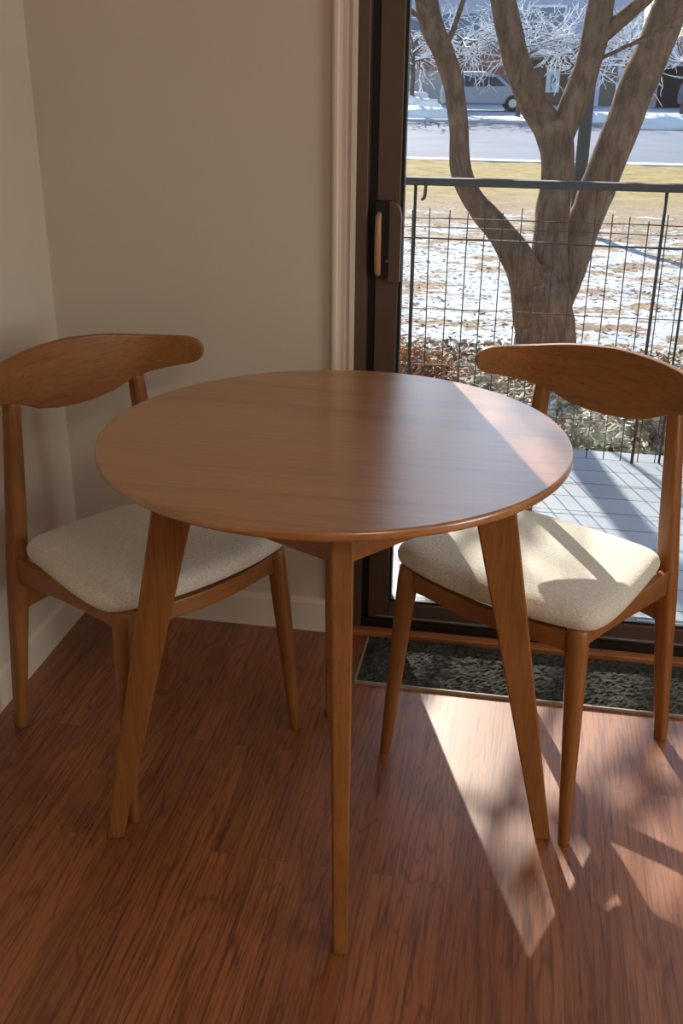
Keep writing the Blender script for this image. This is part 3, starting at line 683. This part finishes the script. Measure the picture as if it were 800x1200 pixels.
M['carglass'] = plain('car window glass', (.03, .045, .07), .1, .2, 1)
# further houses along the street, either side
for lb, x0, x1, mw in (('grey stucco house further left along the street', -25, -12.5, 'stucco'), ('brown house further right along the street', 13.5, 26, 'brown')):
    h2 = thing('house', lb, 'house', (0, 0, 0), 0, 'houses across the street')
    obj('wall', B((x0, x1, 57, 66, HB, 3.2)), M[mw], h2)
    bm = bmesh.new(); loft(bm, [[(x, 56.2, 3.0), (x, 61.5, 5.8), (x, 66.8, 3.0), (x, 66.8, 2.8), (x, 61.5, 5.6), (x, 56.2, 2.8)] for x in (x0 - .6, x1 + .6)]); obj('roof', bm, M['roofing'], h2)
    for k in (.2, .5, .8):
        xm = x0 + (x1 - x0) * k; w2 = obj('window', B((xm - .7, xm + .7, 56.9, 57, .6, 2.0)), M['white'], h2); obj('pane', B((xm - .6, xm + .6, 56.86, 56.9, .7, 1.9)), M['carglass'], w2)
hs['group'] = 'houses across the street'
# ---- parked car, side on, facing right
def make_car(name, label, loc, rz, scale, paint):
    t = thing(name, label, 'car', loc, rz)
    L = [(-1.95, .32), (-1.98, .62), (-1.93, .95), (-1.80, 1.40), (-1.62, 1.52), (-.9, 1.58), (-.1, 1.57), (.55, 1.49), (1.12, 1.04), (1.62, .94), (1.87, .82), (1.95, .55), (1.92, .30)]
    L = [(x * scale, z * scale) for x, z in L]; W = .84 * scale
    def wy(z): z /= scale; return W * (1 if z < .95 else 1 - .20 * (z - .95) / .6) * (.97 if z < .4 else 1)
    bm = bmesh.new()
    loft(bm, [[(x * f, s * wy(z) * (1 if k else 1.0), z) for x, z in L] for s, f, k in ((-1, .985, 0), (-.9, 1, 1), (.9, 1, 1), (1, .985, 0))])
    body = obj('body', bm, paint, t, bev=.05 * scale, seg=3)
    gm = M['carglass']
    for sgn in (-1, 1):
        for q in ([(-1.66, 1.02), (-1.58, 1.40), (-1.02, 1.46), (-.98, 1.02)], [(-.92, 1.02), (-.95, 1.46), (-.22, 1.45), (-.15, 1.02)], [(-.08, 1.02), (-.14, 1.45), (.44, 1.42), (.86, 1.05)]):
            bm = bmesh.new(); loft(bm, [[(x * scale, sgn * (wy(z * scale) + d), z * scale) for x, z in q] for d in (-.03, .012)]); obj('side_window', bm, gm, t)
        for x in (-1.22, 1.22):
            bm = bmesh.new(); tube(bm, [(x * scale, sgn * (W + e), .34 * scale) for e in (-.2, .01, .03)], [.34 * scale, .34 * scale, .31 * scale], 22); wh = obj('wheel', bm, M['tyre'], t, smooth=False)
            bm = bmesh.new(); tube(bm, [(x * scale, sgn * (W + e), .34 * scale) for e in (.02, .04)], [.20 * scale, .18 * scale], 14); obj('hubcap', bm, M['alu'], wh)
    bm = bmesh.new(); loft(bm, [[(.62 * scale, s * W * .78, 1.44 * scale), (1.08 * scale, s * W * .9, 1.075 * scale), (1.11 * scale, s * W * .9, 1.085 * scale), (.65 * scale, s * W * .78, 1.455 * scale)] for s in (-1, 1)]); obj('windshield', bm, gm, t)
    obj('snow', B((-1.5 * scale, .0, -.6 * scale, .6 * scale, 1.57 * scale, 1.64 * scale)), M['snow'], t, bev=.03)
    return t
M['tyre'] = plain('tyre rubber', (.02, .02, .022), .8, .1, 5)
make_car('car', 'pale grey car parked in the driveway across the street', (-2.45, 48.5, gz(48.5) - .02), .12, .96, plain('pale grey car paint', (.25, .28, .36), .35, .04, 2))
make_car('car', 'dark blue car at the right edge by the dark garage', (8.0, 51.5, gz(51.5) - .02), .5, .96, plain('blue grey car paint', (.16, .19, .27), .35, .04, 2))
# ---- snow mounds along the far kerb
def mound(label, x, y, rx, ry, hh, seed):
    bm = bmesh.new(); bmesh.ops.create_icosphere(bm, subdivisions=4, radius=1)
    for v in bm.verts:
        d = 1 + .25 * noise.noise(v.co * 2.2 + Vector((seed, 0, 0))) + .10 * noise.noise(v.co * 6 + Vector((0, seed, 0)))
        v.co = Vector((v.co.x * rx * d, v.co.y * ry * d, max(-.1, v.co.z * hh * d)))
    o = obj('snow_mound', bm, M['snow'], smooth=True); o.location = (x, y, gz(y) + .0); tag(o, label, 'snow', 'ploughed snow mounds')
mound('tall snow mound beyond the street, left of the parked car', -5.4, 45.6, 1.5, .8, .8, 1)
mound('low snow mound at the far kerb below the grey garage', -4.9, 43.9, 1.9, .6, .40, 2)
mound('low snow mound at the far kerb right of the leaning limb', 4.3, 40.9, 1.8, .7, .45, 3)
mound('snow mound at the far kerb, second from the dark post', 1.9, 42.6, .9, .5, .38, 4)
mound('snow mound at the far right edge by the street', 6.8, 43.4, 1.4, .7, .5, 5)
